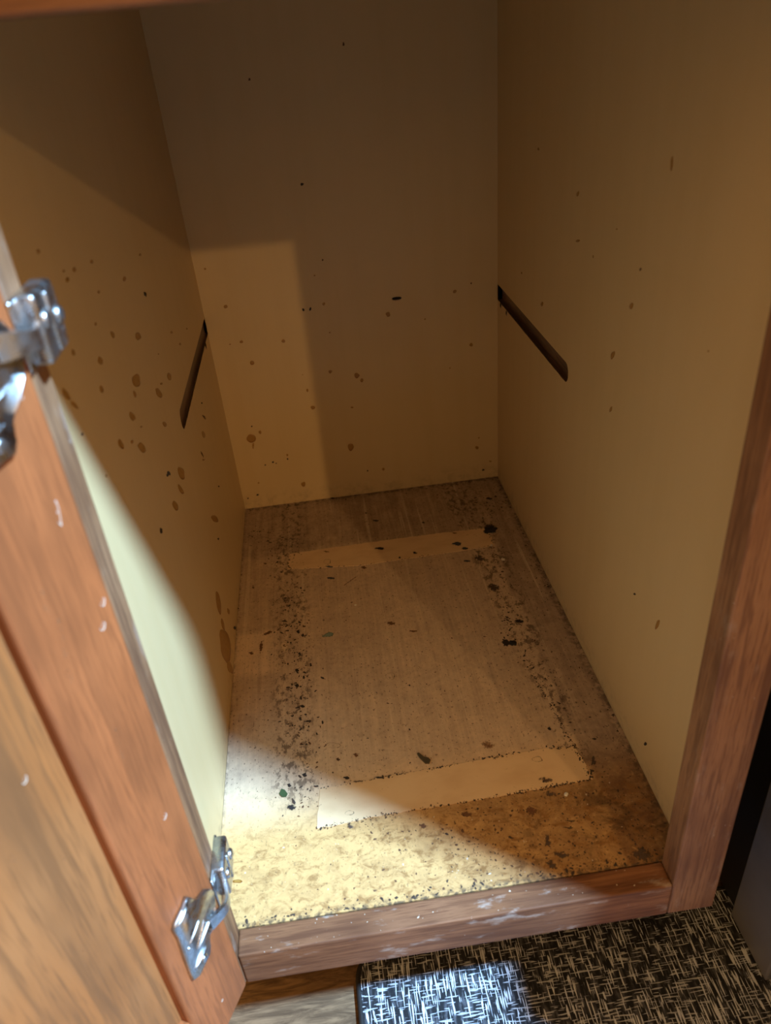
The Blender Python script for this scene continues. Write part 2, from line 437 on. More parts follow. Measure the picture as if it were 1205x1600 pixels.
# ------------------------------------------------------------------ marks that sit on the panels
def tear(a, kx, ky, flat_):
    if flat_: return 1.0
    z = (kx * math.cos(a) + ky * math.sin(a)).z / max(kx.length, ky.length)
    return 1.0 - .22 * max(0.0, z) ** 1.5          # drops narrow towards their top
def stain_mesh(me_name, kx, ky, seed, ring=False, lift=.00015, thick=0.0):
    """irregular drop: centre, inner ring, outer ring; kx, ky are its 3-D half axes"""
    rr = random.Random(seed); n = 18
    ph = [rr.uniform(0, 6.28) for _ in range(4)]
    amp = [rr.uniform(.03, .12), rr.uniform(.02, .09), rr.uniform(.01, .06), rr.uniform(.0, .05)]
    b = bmesh.new(); lay = b.verts.layers.float.new('rim')
    nrm = kx.cross(ky).normalized()
    c = b.verts.new(nrm * lift); c[lay] = 0.0
    flat_ = abs(nrm.z) > .5 or ring; rmax = max(kx.length, ky.length); c[lay] = 0.0
    prev = None
    for fr, rim, up_ in ((.45, .45, 1), (.72, .72 if not ring else .3, 1), (.9, .93, 1), (1.0, 1.0, .2)):
        cur = []
        for i in range(n):
            a = 2 * math.pi * i / n
            k = fr * (tear(a, kx, ky, flat_)) * (1 + sum(am * math.sin((j + 2) * a + p) for j, (am, p) in enumerate(zip(amp, ph))))
            v = b.verts.new(kx * math.cos(a) * k + ky * math.sin(a) * k + nrm * (lift + (thick * (1 - fr * fr)) ) * (up_ if up_ < 1 else 1)); v[lay] = rim * (1.0 if flat_ else .74 + .26 * max(-.6, -(v.co.z) / rmax))
            cur.append(v)
        for i in range(n):
            if prev is None: b.faces.new((c, cur[i], cur[(i + 1) % n]))
            else: b.faces.new((prev[i], cur[i], cur[(i + 1) % n], prev[(i + 1) % n]))
        prev = cur
    me = bpy.data.meshes.new(me_name); b.to_mesh(me); b.free()
    for p in me.polygons: p.use_smooth = True
    return me
def marks(table, parent, to3, normal, seed0, skip=''):
    for i, (cx, cy, ax, ay, bx, by, code) in enumerate(table):
        if code in skip: continue
        k = .001
        P = to3(cx * k, cy * k); O = to3(0, 0)
        kx = to3(ax * k, ay * k) - O; ky = to3(bx * k, by * k) - O
        if kx.length < .0004: kx *= .0004 / max(kx.length, 1e-6)
        if ky.length < .0004: ky *= .0004 / max(ky.length, 1e-6)
        if kx.cross(ky).dot(normal) < 0: ky = -ky
        nm = STAIN_NAME[code]
        me = stain_mesh(nm, kx, ky, seed0 + i, ring=(code == 'k'), lift=.0008 if (parent is bottom and in_strip(P)) else .0002, thick=.0012 if code in 'wg' else .00025)
        me.materials.append(STAIN[code])
        link(bpy.data.objects.new(nm, me), parent, P)
def in_strip(P):
    return .055 < P.x < .297 and (.086 < P.y < .131 or .419 < P.y < .467)
LEFT = [(251.7,349.3,8,-1.9,2.2,-3.6,'o'),
(188.9,372.1,4.4,-1.1,0.6,-2.5,'o'),
(148.4,370.5,4.5,-1.2,0.9,-3,'o'),
(135,358.5,3.6,-1.1,0.4,-2.6,'o'),
(214.8,331,11.8,-4,-0.1,-4.6,'o'),
(201.3,327,3.7,-1.2,0.7,-2.9,'o'),
(320.2,291.2,9.1,-3.3,-1,-2.7,'o'),
(268.9,298.7,7.4,-2.2,5.6,-6.9,'o'),
(285.7,299.2,4.3,-1.8,-1.1,-0.6,'o'),
(180.5,320.3,5.8,-1.8,3.2,-4.9,'o'),
(261.8,275.8,5.7,-1.7,4.2,-3.9,'o'),
(194.8,305.8,2.6,-1.2,-0.7,-0.4,'o'),
(139.7,321,4.7,-1.8,0.6,-4,'o'),
(164.2,310,2.7,-1.4,-1.2,-0.8,'o'),
(181.9,296.8,6.8,-2.2,5.2,-6.7,'o'),
(274.5,225.5,12,-5.3,4.3,-8,'o'),
(258.1,219.7,6.3,-2.8,5,-7.4,'o'),
(227.7,222.9,7.7,-3.8,3.1,-6.8,'o'),
(364.7,122.9,12.8,-5.7,11.2,-10.7,'o'),
(170.6,237.5,2.6,-1.5,-0.2,-2.5,'d'),
(307.9,362.6,4.5,-1,0.2,-2.2,'d'),
(81.8,356.1,1.2,-0.6,-0.8,-0.6,'d'),
(77.7,380.2,3.5,-0.9,1.8,-4.3,'o'),
(84.3,371.3,2.1,-0.2,4.2,-3.9,'o'),
(107.2,390.6,2.7,-0.7,0.2,-1.8,'o'),
(256.2,388.3,4.7,-1.3,-1.9,-1.2,'o'),
(150.5,421.6,3,-0.8,-1.3,-1,'o'),
(188.4,416.4,3.1,-0.8,-1.1,-0.8,'o'),
(133.5,420.8,2.8,-0.8,-1.3,-1,'o'),
(131.8,425.7,2.1,-0.5,-0.6,-0.5,'o'),
(102.9,442.3,2.3,-0.5,-1.1,-0.9,'o'),
(185.1,399.6,2.7,-0.8,-1.1,-0.8,'o'),
(373.4,310.6,5.5,-1.9,-1.5,-0.8,'o'),
(399.3,290.8,5,-1.8,-1.7,-0.8,'o'),
(301.5,317.6,2.2,-0.8,-0.6,-0.3,'o'),
(451.9,287.5,4.6,-1.6,-1.1,-0.5,'o'),
(440.1,214.1,4.7,-2.1,-1.1,-0.5,'d'),
(436.1,200.2,5.4,-1.8,8.8,-7,'r'),
(410.2,193.7,8,-3.4,2.7,-5.8,'o'),
(379.7,187.1,4.1,-1.7,5.5,-6.5,'r'),
(379.7,181.3,6.2,-3.3,-1.2,-0.5,'o'),
(234.8,247.5,4.4,-1.8,2,-3.1,'b'),
(427.7,123.4,4.9,-2.9,-1.1,-0.4,'d'),
(359.5,102.1,5.2,-3.5,-1.3,-0.4,'d'),
(97.4,322.8,1.3,-0.8,-0.9,-0.6,'o'),
(160.2,388.3,2,-0.7,-1,-0.7,'o'),
(324.6,388,3.7,-0.9,-1.3,-0.8,'o'),
(272.1,39,23.7,-20.4,-8.2,-14.3,'o'),
(267.3,15.3,10.6,-9.3,0.2,-9.9,'o'),
(289,78.3,9.4,-7.1,-2.3,-14,'o'),
(283.8,55.2,6.8,-5.3,0.3,-7.9,'o'),
(333.8,7,7.8,-6.8,-2.3,-0.6,'d'),
(323,38.5,6.1,-4.5,1.6,-5.3,'o'),
(229.8,248.8,3.7,-2.1,-1.5,-0.8,'b'),
(171.3,236.6,3.1,-2,-2.2,-1.2,'d'),]
BACK = [(140.7,306.3,1.3,-0.1,-0.2,-1.2,'r'),
(11.7,310.9,1.2,-0.1,-0.3,-1.2,'o'),
(25.9,267.4,2.2,-0.3,-0.4,-2.2,'o'),
(135.9,257.6,1.6,-0.2,-0.2,-2,'o'),
(129.7,290.5,1,-0.1,-0.1,-0.9,'o'),
(35.9,224.8,1.9,-0.2,-0.4,-2,'o'),
(83.8,219.9,2,-0.2,-0.4,-2.4,'o'),
(43.6,198.1,2.6,-0.3,-0.5,-2.8,'o'),
(22.4,223.3,1,-0.1,-0.2,-1,'o'),
(133.6,175.5,2,-0.3,-0.3,-2.2,'o'),
(164.6,166.7,3.1,-0.4,-0.4,-3.7,'o'),
(170.2,159.7,2.1,-0.3,-0.3,-2.6,'o'),
(103.2,155.3,1.4,-0.2,-0.3,-2.2,'o'),
(106.8,132,2.8,-0.4,-0.4,-2.7,'o'),
(100.1,175.7,0.7,-0.1,-0.1,-0.7,'o'),
(25.5,101,5.6,-0.8,-1.2,-6.6,'o'),
(26.2,90.5,1.1,-0.1,-0.8,-4.7,'o'),
(37.7,107.7,1.7,-0.2,-0.5,-2.7,'o'),
(147.3,71.7,4,-0.6,-0.6,-5.3,'o'),
(29,116.8,1,-0.1,-0.2,-1.2,'d'),
(65.7,65.5,1.1,-0.2,-0.2,-1.6,'d'),
(66.2,71.3,1.1,-0.2,-0.3,-2,'o'),
(80.4,26.3,2.9,-0.4,-0.5,-3.8,'o'),
(186.2,33.2,1.9,-0.3,-0.2,-2.1,'o'),
(165.5,33.7,1.1,-0.2,-0.1,-1.3,'d'),
(310.5,47.3,2.3,-0.3,-0,-2.5,'o'),
(287.8,254.6,2,-0.2,-0.1,-2.3,'o'),
(307.1,261.7,1.3,-0.2,-0,-1.3,'r'),
(208.4,237,2.7,-0.3,-0.2,-3,'o'),
(251.4,226,1,-0.1,-0.1,-1,'o'),
(305.7,188.1,2.1,-0.3,-0,-2.5,'o'),
(278.8,161.4,1.1,-0.1,-0,-0.7,'o'),
(138.7,223.3,1,-0.1,-0.1,-1,'o'),
(154.7,125.5,1.8,-0.2,-0.1,-1.1,'o'),
(23.8,36.5,1.1,-0.2,-0.2,-1.3,'o'),
(6.4,15.6,1.1,-0.2,-0.2,-1.3,'d'),
(19.4,18.9,1.8,-0.3,-0.2,-1.3,'d'),
(46.7,63.7,1.4,-0.2,-0.3,-1.6,'d'),
(318.5,12.6,1.9,-0.3,-0,-1.8,'d'),
(313.3,61.2,1.1,-0.2,-0,-1.2,'o'),
(111.9,253.4,1.3,0.3,0.5,-2.3,'d'),  # this spot and the next are holes, their dark painted on flat
(119.9,253.4,1.2,-0.6,-1.1,-2.1,'d'),
(36.4,61,1.1,-0.2,-0.2,-1.2,'d'),
(50.4,61.5,1.1,-0.2,-0.1,-0.8,'d'),
(328.2,24.3,1.5,-0.2,-0,-1.3,'o'),
(128.8,385.7,2,-0.2,-0.2,-1.5,'d'),
(186.2,506.8,1.2,-0.1,-0.2,-2.1,'r'),
(91.2,485.2,1.2,-0.1,-0.3,-1.6,'r'),]
RIGHT = [(166.6,440.2,-1.6,0.1,-0.3,-4.1,'o'),
(322,398,-2.7,0.1,2,-2.3,'o'),
(316.2,363.9,-4.3,1.8,-1.6,-0.5,'o'),
(194.4,373,-1.9,0.3,0.6,-1.5,'r'),
(203.1,346.3,-2.7,0.3,2,-2.9,'o'),
(227.5,302.4,-3.1,0.7,2.4,-4.5,'o'),
(222.5,260.9,-2.3,0.7,1.6,-3.2,'o'),
(405.5,286.6,-3.7,0.7,2.4,-3,'o'),
(430.6,416.9,-3,0.3,-0.1,-1.2,'o'),
(239.2,388.8,-1.3,0.3,-0.1,-0.5,'o'),
(478.5,296.4,-2.8,0.7,-0.1,-1,'o'),
(95.5,353.7,-0.8,0.3,-0.2,-0.5,'o'),
(280.6,360.4,-1,0.2,-0.2,-1.2,'o'),
(106.6,145.8,-2.2,1.4,1.3,-6.3,'o'),
(147.2,141,-2.1,1.6,-0.3,-1,'d'),
(98,29.5,-2.4,2.8,-0.5,-2,'d'),]
FLOOR = [(299.8,461.4,8,-1.9,-2.7,-11.5,'d'),
(293,453.9,4.5,-1.1,-1.3,-5.7,'d'),
(254.5,437.7,6.9,-1.6,-0.9,-4.4,'b'),
(261.1,426.5,4.4,-1,-0.7,-3.2,'b'),
(258.8,402.8,4.9,-1.1,-0.4,-2.1,'b'),
(255,460.6,4.5,-1.1,-0.3,-1.7,'r'),
(280.4,427.7,3.1,-0.7,-0.5,-2.2,'w'),
(299.9,397.1,3,-0.7,-1,-4.1,'w'),
(101,436.8,4.5,-1,-0.3,-6.5,'k'),
(102.7,426.6,5.1,-1.2,-0.1,-2.1,'b'),
(103.4,405.2,5.3,-1.2,-0.1,-2.6,'b'),
(100.1,457.7,4.6,-1.1,-0.1,-1.7,'r'),
(141.9,416.6,3.7,-0.9,-0.4,-4.2,'r'),
(203.2,431,3.1,-0.7,-0.4,-2.7,'d'),
(184.6,425.8,1.9,-0.4,-0.3,-2.1,'d'),
(127.5,351.6,2.1,-0.4,-0.2,-2.3,'w'),
(95.8,310.6,6.7,1.3,0.6,-4.6,'t'),
(50.1,302.5,4.8,-1,-0,-11.1,'p'),
(51,303.6,3.3,0.6,0.6,-3.3,'r'),
(17,299.1,2.8,-0.6,0.1,-3.3,'r'),
(26.6,306.5,2.5,-1.2,-1.2,-12,'r'),
(33.3,326.3,7.2,3.6,0.9,-2.9,'r'),
(268.5,262.6,5.3,-1.1,-1.8,-6.9,'d'),
(289.4,290.8,5.4,-1.2,-0.9,-3.3,'d'),
(160.6,314.7,5.6,-1.2,-0.5,-3.8,'r'),
(181.2,298.2,5,-1,-0.3,-2.1,'r'),
(62.4,265.5,2.4,-0.5,-0.1,-3.4,'d'),
(62,245.1,2.9,-0.6,-0.1,-2.9,'d'),
(68.8,254.8,1.6,-0.3,-0.1,-3,'d'),
(76,270.5,1.6,-0.3,-0.1,-3.1,'d'),
(66.6,217.8,2.8,-0.5,-0.1,-2.4,'d'),
(65.5,228.4,1.5,-0.3,-0.1,-2.8,'d'),
(64.8,321.8,2.3,-0.5,-0.1,-3.9,'d'),
(65.5,288.4,1.9,-0.4,-0.1,-2.8,'d'),
(115,578.6,3.3,-0.8,-0.2,-4.2,'d'),
(84.1,195.1,1.2,-0.2,-0.1,-2.6,'d'),
(-0.4,374.1,1.8,-0.4,0.1,-2.4,'d'),
(15.7,407.3,1.9,-0.4,0.1,-2.6,'r'),
(28.3,450.6,2.9,-0.7,0,-2.2,'r'),
(155.4,531.4,1.7,-0.4,-0.2,-1.9,'d'),
(165.6,510.7,4.8,-1.2,-0.3,-2.5,'d'),
(223.1,492.3,2.3,-0.6,-0.4,-2.4,'d'),
(313.6,527.3,4.8,-1.2,-0.9,-3.9,'d'),
(323.3,530.3,2,-0.5,-0.6,-2.6,'d'),
(125.3,395.7,14.2,12.1,0.3,-0.9,'r'),
(273.5,404.3,7.3,-1.7,-2.1,-9.3,'m'),
(276.4,349.6,8.1,-1.8,-2.9,-12,'m'),
(164,449.2,6.4,-1.5,-0.4,-3.4,'d'),
(290.5,300.2,1.1,-0.2,-0.4,-1.7,'d'),
(258.8,121.2,4.9,-0.9,-0.8,-2.8,'k'),
(258.8,100.6,6,-1.1,-1.1,-3.5,'m'),
(257.5,99,1.3,-0.2,-0.4,-1.2,'d'),
(278,150.9,2.1,-0.4,-0.7,-2.2,'d'),
(240.5,74.9,5.5,-1,-1.6,-5.6,'r'),
(190.7,80.9,5.2,-0.9,-0.8,-3.6,'r'),
(245.2,47.9,3.3,-0.6,-2.4,-7.9,'m'),
(251.6,35.9,6.8,-1.2,-1.2,-3.6,'m'),
(242.6,29.8,4,-0.7,-1.8,-5.7,'m'),
(271.5,84.1,1.7,-0.3,-0.5,-1.5,'w'),
(258,87.6,5.8,-1,-1,-3.4,'m'),
(223.4,142.7,5.5,-1,-1.2,-4.9,'q'),
(311.4,133.4,2.2,-0.4,-0.5,-1.4,'d'),
(267.2,61.7,5.6,-1,-0.4,-1.3,'m'),
(264,56.3,5,-0.9,-0.4,-1.2,'m'),
(308,26.3,9.3,-1.6,-3.5,-8.5,'m'),
(302.8,111.6,3,-0.6,-2.6,-7.3,'m'),
(48.8,125,3,-0.5,-0,-3.5,'g'),
(54.9,111.2,4.3,-0.8,-0,-3.2,'d'),
(100.9,97.7,3.9,-0.7,-0.2,-2.4,'k'),
(100,86.4,4.1,-0.7,-0.2,-3,'m'),
(100.7,85.7,1.5,-0.3,-0.1,-1.3,'d'),
(156.2,76.6,3.6,-0.6,-0.5,-2.9,'r'),
(101.1,131.6,3.1,-0.6,-0.2,-2.1,'d'),
(66.5,140.8,2.4,-0.4,-0.1,-2.9,'d'),
(53.6,132.9,1.9,-0.3,-0,-2.6,'d'),
(60.9,101.8,1.8,-0.3,-0,-1,'r'),
(14.8,55.1,3.7,-0.6,0.1,-1.4,'o'),
(95.2,151.9,1.9,-0.4,-0.1,-2,'d'),
(107.8,126.5,6.2,-1.1,-0.1,-1.5,'m'),
(126.9,126.9,4.7,-0.8,-0.1,-1.1,'d'),
(150.9,239.8,4.8,-1,-0.7,-5.8,'k'),
(91.7,167.5,7.7,-1.4,-0.2,-3.5,'k'),
(221.2,143.3,6.3,-1.2,-1.4,-5.9,'q'),
(110.6,153.6,2.7,-0.5,-0.2,-2.7,'r'),
(95.1,151.7,1.6,-0.3,-0.1,-2,'r'),
(159.6,172.6,1.1,-0.2,-0.2,-1.4,'d'),
(167.1,224.8,1.5,-0.3,-0.2,-1.2,'d'),]
STRIP_N = [(0.0787, 0.1248), (0.1104, 0.126), (0.1316, 0.1266), (0.1881, 0.1286), (0.2345, 0.1306), (0.2685, 0.131), (0.2929, 0.1285), (0.2952, 0.1128), (0.2968, 0.0947), (0.2615, 0.0937), (0.2301, 0.0927), (0.1785, 0.0917), (0.1276, 0.0914), (0.0996, 0.0894), (0.0745, 0.0881)]
STRIP_F = [(0.0568, 0.4633), (0.109, 0.4645), (0.1864, 0.4654), (0.2486, 0.4645), (0.2929, 0.4624), (0.2973, 0.4446), (0.2956, 0.4249), (0.2409, 0.4233), (0.1957, 0.4222), (0.1361, 0.4219), (0.055, 0.4329)]
CHIP = [(0.1621, 0.1447), (0.1638, 0.1451), (0.1669, 0.1404), (0.1709, 0.1384), (0.1722, 0.1361), (0.1706, 0.1331), (0.1674, 0.1337), (0.1653, 0.1374), (0.1632, 0.1411)]
BAND_L = [(0.0115, 0.524), (0.0477, 0.4871), (0.0546, 0.3852), (0.0648, 0.2631), (0.0646, 0.1981), (0.0657, 0.1321), (0.0626, 0.1099)]
BAND_R = [(0.3295, 0.5549), (0.2988, 0.4609), (0.2877, 0.3682), (0.2753, 0.2656), (0.2907, 0.2093), (0.2894, 0.17), (0.2959, 0.1259), (0.2968, 0.0947)]
HOLES_R = [[0.564, 0.2371], [0.5375, 0.2364]]
HOLES_L = [[0.543, 0.2377]]
SLOT_B = [0.2199, 0.2543]
WING = [(0.0227, 0.1238), (0.0191, 0.1166), (0.0177, 0.111), (0.0084, 0.1075), (0.0043, 0.1014), (0.0028, 0.0968), (0.0047, 0.0864), (0.0145, 0.0767), (0.019, 0.0738), (0.019, 0.0663), (0.0216, 0.0622), (0.0342, 0.0612), (0.0393, 0.0659), (0.0395, 0.0729), (0.0378, 0.108), (0.0385, 0.1171), (0.0362, 0.1197), (0.0299, 0.1209), (0.0268, 0.1212)]
RIBS = [((0.0173, 0.0924), (0.0307, 0.0818), 0.0007, 0.0012), ((0.0206, 0.0982), (0.0332, 0.0936), 0.0007, 0.0012), ((0.0104, 0.0865), (0.0293, 0.0805), 0.0008, 0.0012), ((0.0216, 0.0741), (0.0363, 0.0729), 0.0012, 0.002), ((0.0252, 0.1195), (0.0364, 0.1167), 0.0012, 0.0018), ((0.0063, 0.0866), (0.0171, 0.0752), 0.0008, 0.0014), ((0.0334, 0.093), (0.0361, 0.0925), 0.0012, 0.0016), ((0.0368, 0.1118), (0.0382, 0.0729), 0.0007, 0.0008)]
WING_SCREW = (0.0274, 0.0682)
DOOR_MARKS = [(0.0359, 0.3046, 0.0018, 0.0042, 'r', 0), (0.0103, 0.31, 0.0018, 0.0022, 'w', 0), (0.0057, 0.3199, 0.0018, 0.002, 'w', 0), (0.0153, 0.1846, 0.0016, 0.0022, 'w', 20), (0.0692, 0.2251, 0.0013, 0.0022, 'r', 0), (0.0414, 0.1724, 0.001, 0.0014, 'r', 0), (0.0115, 0.3697, 0.001, 0.006, 'w', 10), (0.0337, 0.3393, 0.0014, 0.01, 'q', 10), (0.0681, 0.2773, 0.0016, 0.0018, 'w', 0), (0.0878, 0.2522, 0.0016, 0.0035, 'r', 10), (0.0813, 0.1721, 0.0015, 0.003, 'r', 10), (0.0244, 0.0102, 0.001, 0.001, 'w', 0), (0.0088, 0.4174, 0.0008, 0.001, 'w', 0), (0.0335, 0.3156, 0.0012, 0.02, 'q', 12), (0.026, 0.2444, 0.001, 0.02, 'q', 8)]
CRUMBS = [((0.2928, 0.4256, 0.0006), 0.0016, 1, 'small pale crumb on the far cream strip, beside a dark blue smear'), ((0.299, 0.3959, 0.0006), 0.002, 2, 'pale crumb in the dirt past the end of the far cream strip'), ((0.1272, 0.3516, 0.0006), 0.0011, 3, 'bright white crumb alone behind the middle of the cabinet bottom'), ((0.2716, 0.0846, 0.0006), 0.0016, 4, 'pale crumb just in front of the near cream strip')]
marks(LEFT, panel_l, lambda a, b: Vector((0, a, b)), Vector((1, 0, 0)), 100)
marks(BACK, panel_b, lambda a, b: Vector((a, D, b)), Vector((0, -1, 0)), 300)
marks(RIGHT, panel_r, lambda a, b: Vector((W, a, b)), Vector((-1, 0, 0)), 500)
marks(FLOOR, bottom, lambda a, b: Vector((a, b, 0)), Vector((0, 0, 1)), 700, skip='gw')

# nail holes and the little slot in the back panel: bore shade painted as a dark disc, with a pale torn lip
def hole(parent, P, n_, t_, rx, rz, lip=True):
    n_, t_ = Vector(n_), Vector(t_); u_ = Vector((0, 0, 1))
    b = bmesh.new(); m = 14
    prev = None
    for k, dep in ((1.0, .0003), (.9, .0004), (.82, -.0001)):
        cur = [b.verts.new(t_ * rx * k * math.copysign(abs(math.cos(2 * math.pi * i / m)) ** .6, math.cos(2 * math.pi * i / m)) + u_ * rz * k * math.sin(2 * math.pi * i / m) + n_ * dep) for i in range(m)]
        if prev:
            for i in range(m): b.faces.new((prev[i], prev[(i + 1) % m], cur[(i + 1) % m], cur[i]))
        prev = cur
    b.faces.new(prev)
    # shift the dark fill just proud of the panel so that it shows
    bmesh.ops.translate(b, verts=b.verts[:], vec=n_ * .0003)
    h = put('nail_hole', b, STAIN['D'], parent, P)
    if lip:
        e = bmesh.new()
        lp = [e.verts.new(t_ * rx * math.cos(a) * 1.05 + u_ * (rz * math.sin(a) * 1.05 - .0002) + n_ * .0007) for a in [math.pi + math.pi * i / 6 for i in range(7)]]
        lo = [e.verts.new(v.co + u_ * -(.0011 * math.sin(math.pi * (i + .4) / 6.8)) - n_ * .0004) for i, v in enumerate(lp)]
        for i in range(6): e.faces.new((lp[i], lp[i + 1], lo[i + 1], lo[i]))
        put('torn_lip', e, RAWEDGE, parent, P)
for p_ in HOLES_R: hole(panel_r, Vector((W, *p_)), (-1, 0, 0), (0, 1, 0), .0022, .0026)
for p_ in HOLES_L: hole(panel_l, Vector((0, *p_)), (1, 0, 0), (0, 1, 0), .0028, .0034)
hole(panel_b, Vector((SLOT_B[0], D, SLOT_B[1])), (0, -1, 0), (1, 0, 0), .0056, .0017)

# pale strips stuck on the bottom, with ragged edges
def strip(poly, seed, label):
    rr = random.Random(seed); pts = []
    for i, p in enumerate(poly):
        q = poly[(i + 1) % len(poly)]; L = math.dist(p, q); m = max(1, int(L / .003))
        for j in range(m):
            t = j / m; k = 0 if j == 0 else rr.uniform(-.00055, .00055)
            nx, ny = (q[1] - p[1]) / L, -(q[0] - p[0]) / L
            pts.append((p[0] + (q[0] - p[0]) * t + nx * k, p[1] + (q[1] - p[1]) * t + ny * k))
    b = bmesh.new()
    lo = [b.verts.new((x, y, 0.0)) for x, y in pts]; hi = [b.verts.new((x, y, .0005)) for x, y in pts]
    b.faces.new(hi); k = len(pts)
    for i in range(k): b.faces.new((lo[i], lo[(i + 1) % k], hi[(i + 1) % k], hi[i]))
    return tag(put('cream_strip', b, STRIPM, bottom), label)
strip(STRIP_N, 5, 'clean cream strip across the bottom near the front')
strip(STRIP_F, 6, 'clean cream strip across the bottom near the back')

# crumbs of dirt: far too many to count, real little lumps
def crumbs(name, pts, mat, parent, seed):
    rr = random.Random(seed); verts, faces = [], []
    for x, y, z, s in pts:
        a0 = rr.uniform(0, 6.28); st = rr.uniform(1, 2.1); k0 = len(verts); m = 6; an = rr.uniform(0, 3.14)
        for i in range(m):
            a = a0 + 6.283 * i / m; q = s * rr.uniform(.35, 1.0)
            ux, uy = math.cos(a) * q * st, math.sin(a) * q
            verts.append((x + ux * math.cos(an) - uy * math.sin(an), y + ux * math.sin(an) + uy * math.cos(an), z))
        verts.append((x + s * rr.uniform(-.4, .4), y, z + s * rr.uniform(.12, .35)))
        for i in range(m): faces.append((k0 + i, k0 + (i + 1) % m, k0 + m))
    me = bpy.data.meshes.new(name); me.from_pydata(verts, [], faces); me.materials.append(mat)
    return tag(link(bpy.data.objects.new(name, me), parent), kind='stuff')
def along(poly, n, width, smin, smax, rr, clump=0.0):
    seg = [(poly[i], poly[i + 1], math.dist(poly[i], poly[i + 1])) for i in range(len(poly) - 1)]; tot = sum(s[2] for s in seg); out = []
    centres = [rr.random() for _ in range(14)]
    for _ in range(n):
        t = rr.random()
        if rr.random() < clump: t = min(.999, max(0, rr.choice(centres) + rr.gauss(0, .018)))
        t *= tot
        for p, q, L in seg:
            if t <= L: break
            t -= L
        f = min(1, t / L); x = p[0] + (q[0] - p[0]) * f; y = p[1] + (q[1] - p[1]) * f
        nx, ny = (q[1] - p[1]) / L, -(q[0] - p[0]) / L; k = rr.gauss(0, width)
        x, y = x + nx * k, y + ny * k
        if .003 < x < W - .002 and T + .001 < y < D - .001:
            s = smin + (smax - smin) * rr.random() ** 2.5
            out.append((x, y, .0005 if in_strip(Vector((x, y, 0))) else 0.0, s))
    return out
rr = random.Random(21)
DARK = mat_plain('dark_crumbs', (0.05, 0.032, 0.022), .8)
RUST = mat_plain('brown_crumbs', (0.12, 0.058, 0.028), .8)
PALE = mat_plain('pale_crumbs', (0.62, 0.52, 0.40), .8)
dark = along(BAND_L, 360, .0075, .0004, .0019, rr, .6) + along(BAND_L, 200, .016, .0003, .0011, rr, .3)
dark += along(BAND_R, 300, .0055, .0003, .0016, rr, .6) + along(BAND_R, 130, .014, .0003, .0012, rr, .3)
dark += along([(.003, D - .004), (W - .003, D - .004)], 130, .004, .0004, .0016, rr, .5)
dark += along([(W - .002, D), (W - .002, T)], 170, .0035, .0003, .0015, rr, .3)
dark += along([(.28, .55), (.33, .50)], 90, .018, .0003, .0015, rr)
dark += along([(.03, .50), (.075, .485)], 60, .012, .0004, .0014, rr)
dark += along([(.02, T + .003), (W - .02, T + .003)], 170, .0022, .0004, .0017, rr, .4)
dark += along(STRIP_N[:7], 190, .0009, .0003, .0011, rr, .5) + along(STRIP_N[8:], 230, .0009, .0003, .0012, rr, .5)
dark += along(STRIP_F[5:], 110, .0008, .0003, .001, rr, .5) + along(STRIP_F[:5], 40, .0007, .0003, .0007, rr)
dark += along([(.296, .095), (.283, .215)], 160, .0012, .0003, .0012, rr, .3)
dark += [(rr.uniform(.01, .33), rr.uniform(.03, .57), 0, .0003 + .0006 * rr.random() ** 3) for _ in range(480)]
brown = along(BAND_L, 170, .010, .0004, .0016, rr, .5) + [(rr.uniform(.01, .33), rr.uniform(.03, .57), 0, .0003 + .0009 * rr.random() ** 3) for _ in range(300)]
dark += [(rr.triangular(.10, .335, .31), rr.uniform(.021, .088), 0, .0003 + .0009 * rr.random() ** 3) for _ in range(420)]
brown += [(rr.triangular(.04, .335, .25), rr.uniform(.021, .088), 0, .0003 + .0011 * rr.random() ** 3) for _ in range(380)]
brown += along(STRIP_N[8:], 120, .0015, .0003, .0011, rr, .4)
pale = [(rr.uniform(.02, .32), rr.uniform(.022, .1), 0, .0003 + .0006 * rr.random() ** 3) for _ in range(70)]
crumbs('dark_crumbs', [p for p in dark if p[1] > T], DARK, bottom, 1)
crumbs('brown_crumbs', brown, RUST, bottom, 2)
crumbs('pale_crumbs', pale, PALE, bottom, 3)
sill_p = [(rr.uniform(.03, .31), rr.uniform(.002, .018), .0008, .0003 + .0006 * rr.random() ** 2) for _ in range(26)]
crumbs('pale_crumbs', sill_p, PALE, cab, 4)

# ------------------------------------------------------------------ door (hinge corner at its local origin; x runs out along the door, -y is its outer side)
A = Vector((.0212, -.0086, -.018)); DW, DH, DS, DR = .325, .568, .0505, .0565
ANG = math.atan2(-.907, -.4212)
door = bpy.data.objects.new('door', mesh_from(box(DS - .006, DW - DS + .006, -.0145, -.0066, DR - .006, DH - DR + .006), 'door', PANELM))
link(door, cab, A); door.rotation_euler = (0, 0, ANG)
tag(door, 'open door seen from its inner side, with a recessed veneer panel')
def door_part(name, bm, mat, smooth=False, label=None):
    o = bpy.data.objects.new(name, mesh_from(bm, name, mat, smooth)); col.objects.link(o); o.parent = door
    if label: o['label'] = label
    return o
door_part('door_stile', box(0, DS, -.019, 0, 0, DH, .0022, 3), DOORZ, label='orange-brown stile carrying the hinges')
door_part('door_stile', box(DW - DS, DW, -.019, 0, 0, DH, .0022, 3), DOORZ)
door_part('door_rail', box(DS, DW - DS, -.019, -.0003, 0, DR, .0012), DOORX)
door_part('door_rail', box(DS, DW - DS, -.019, -.0003, DH - DR, DH, .0012), DOORX)
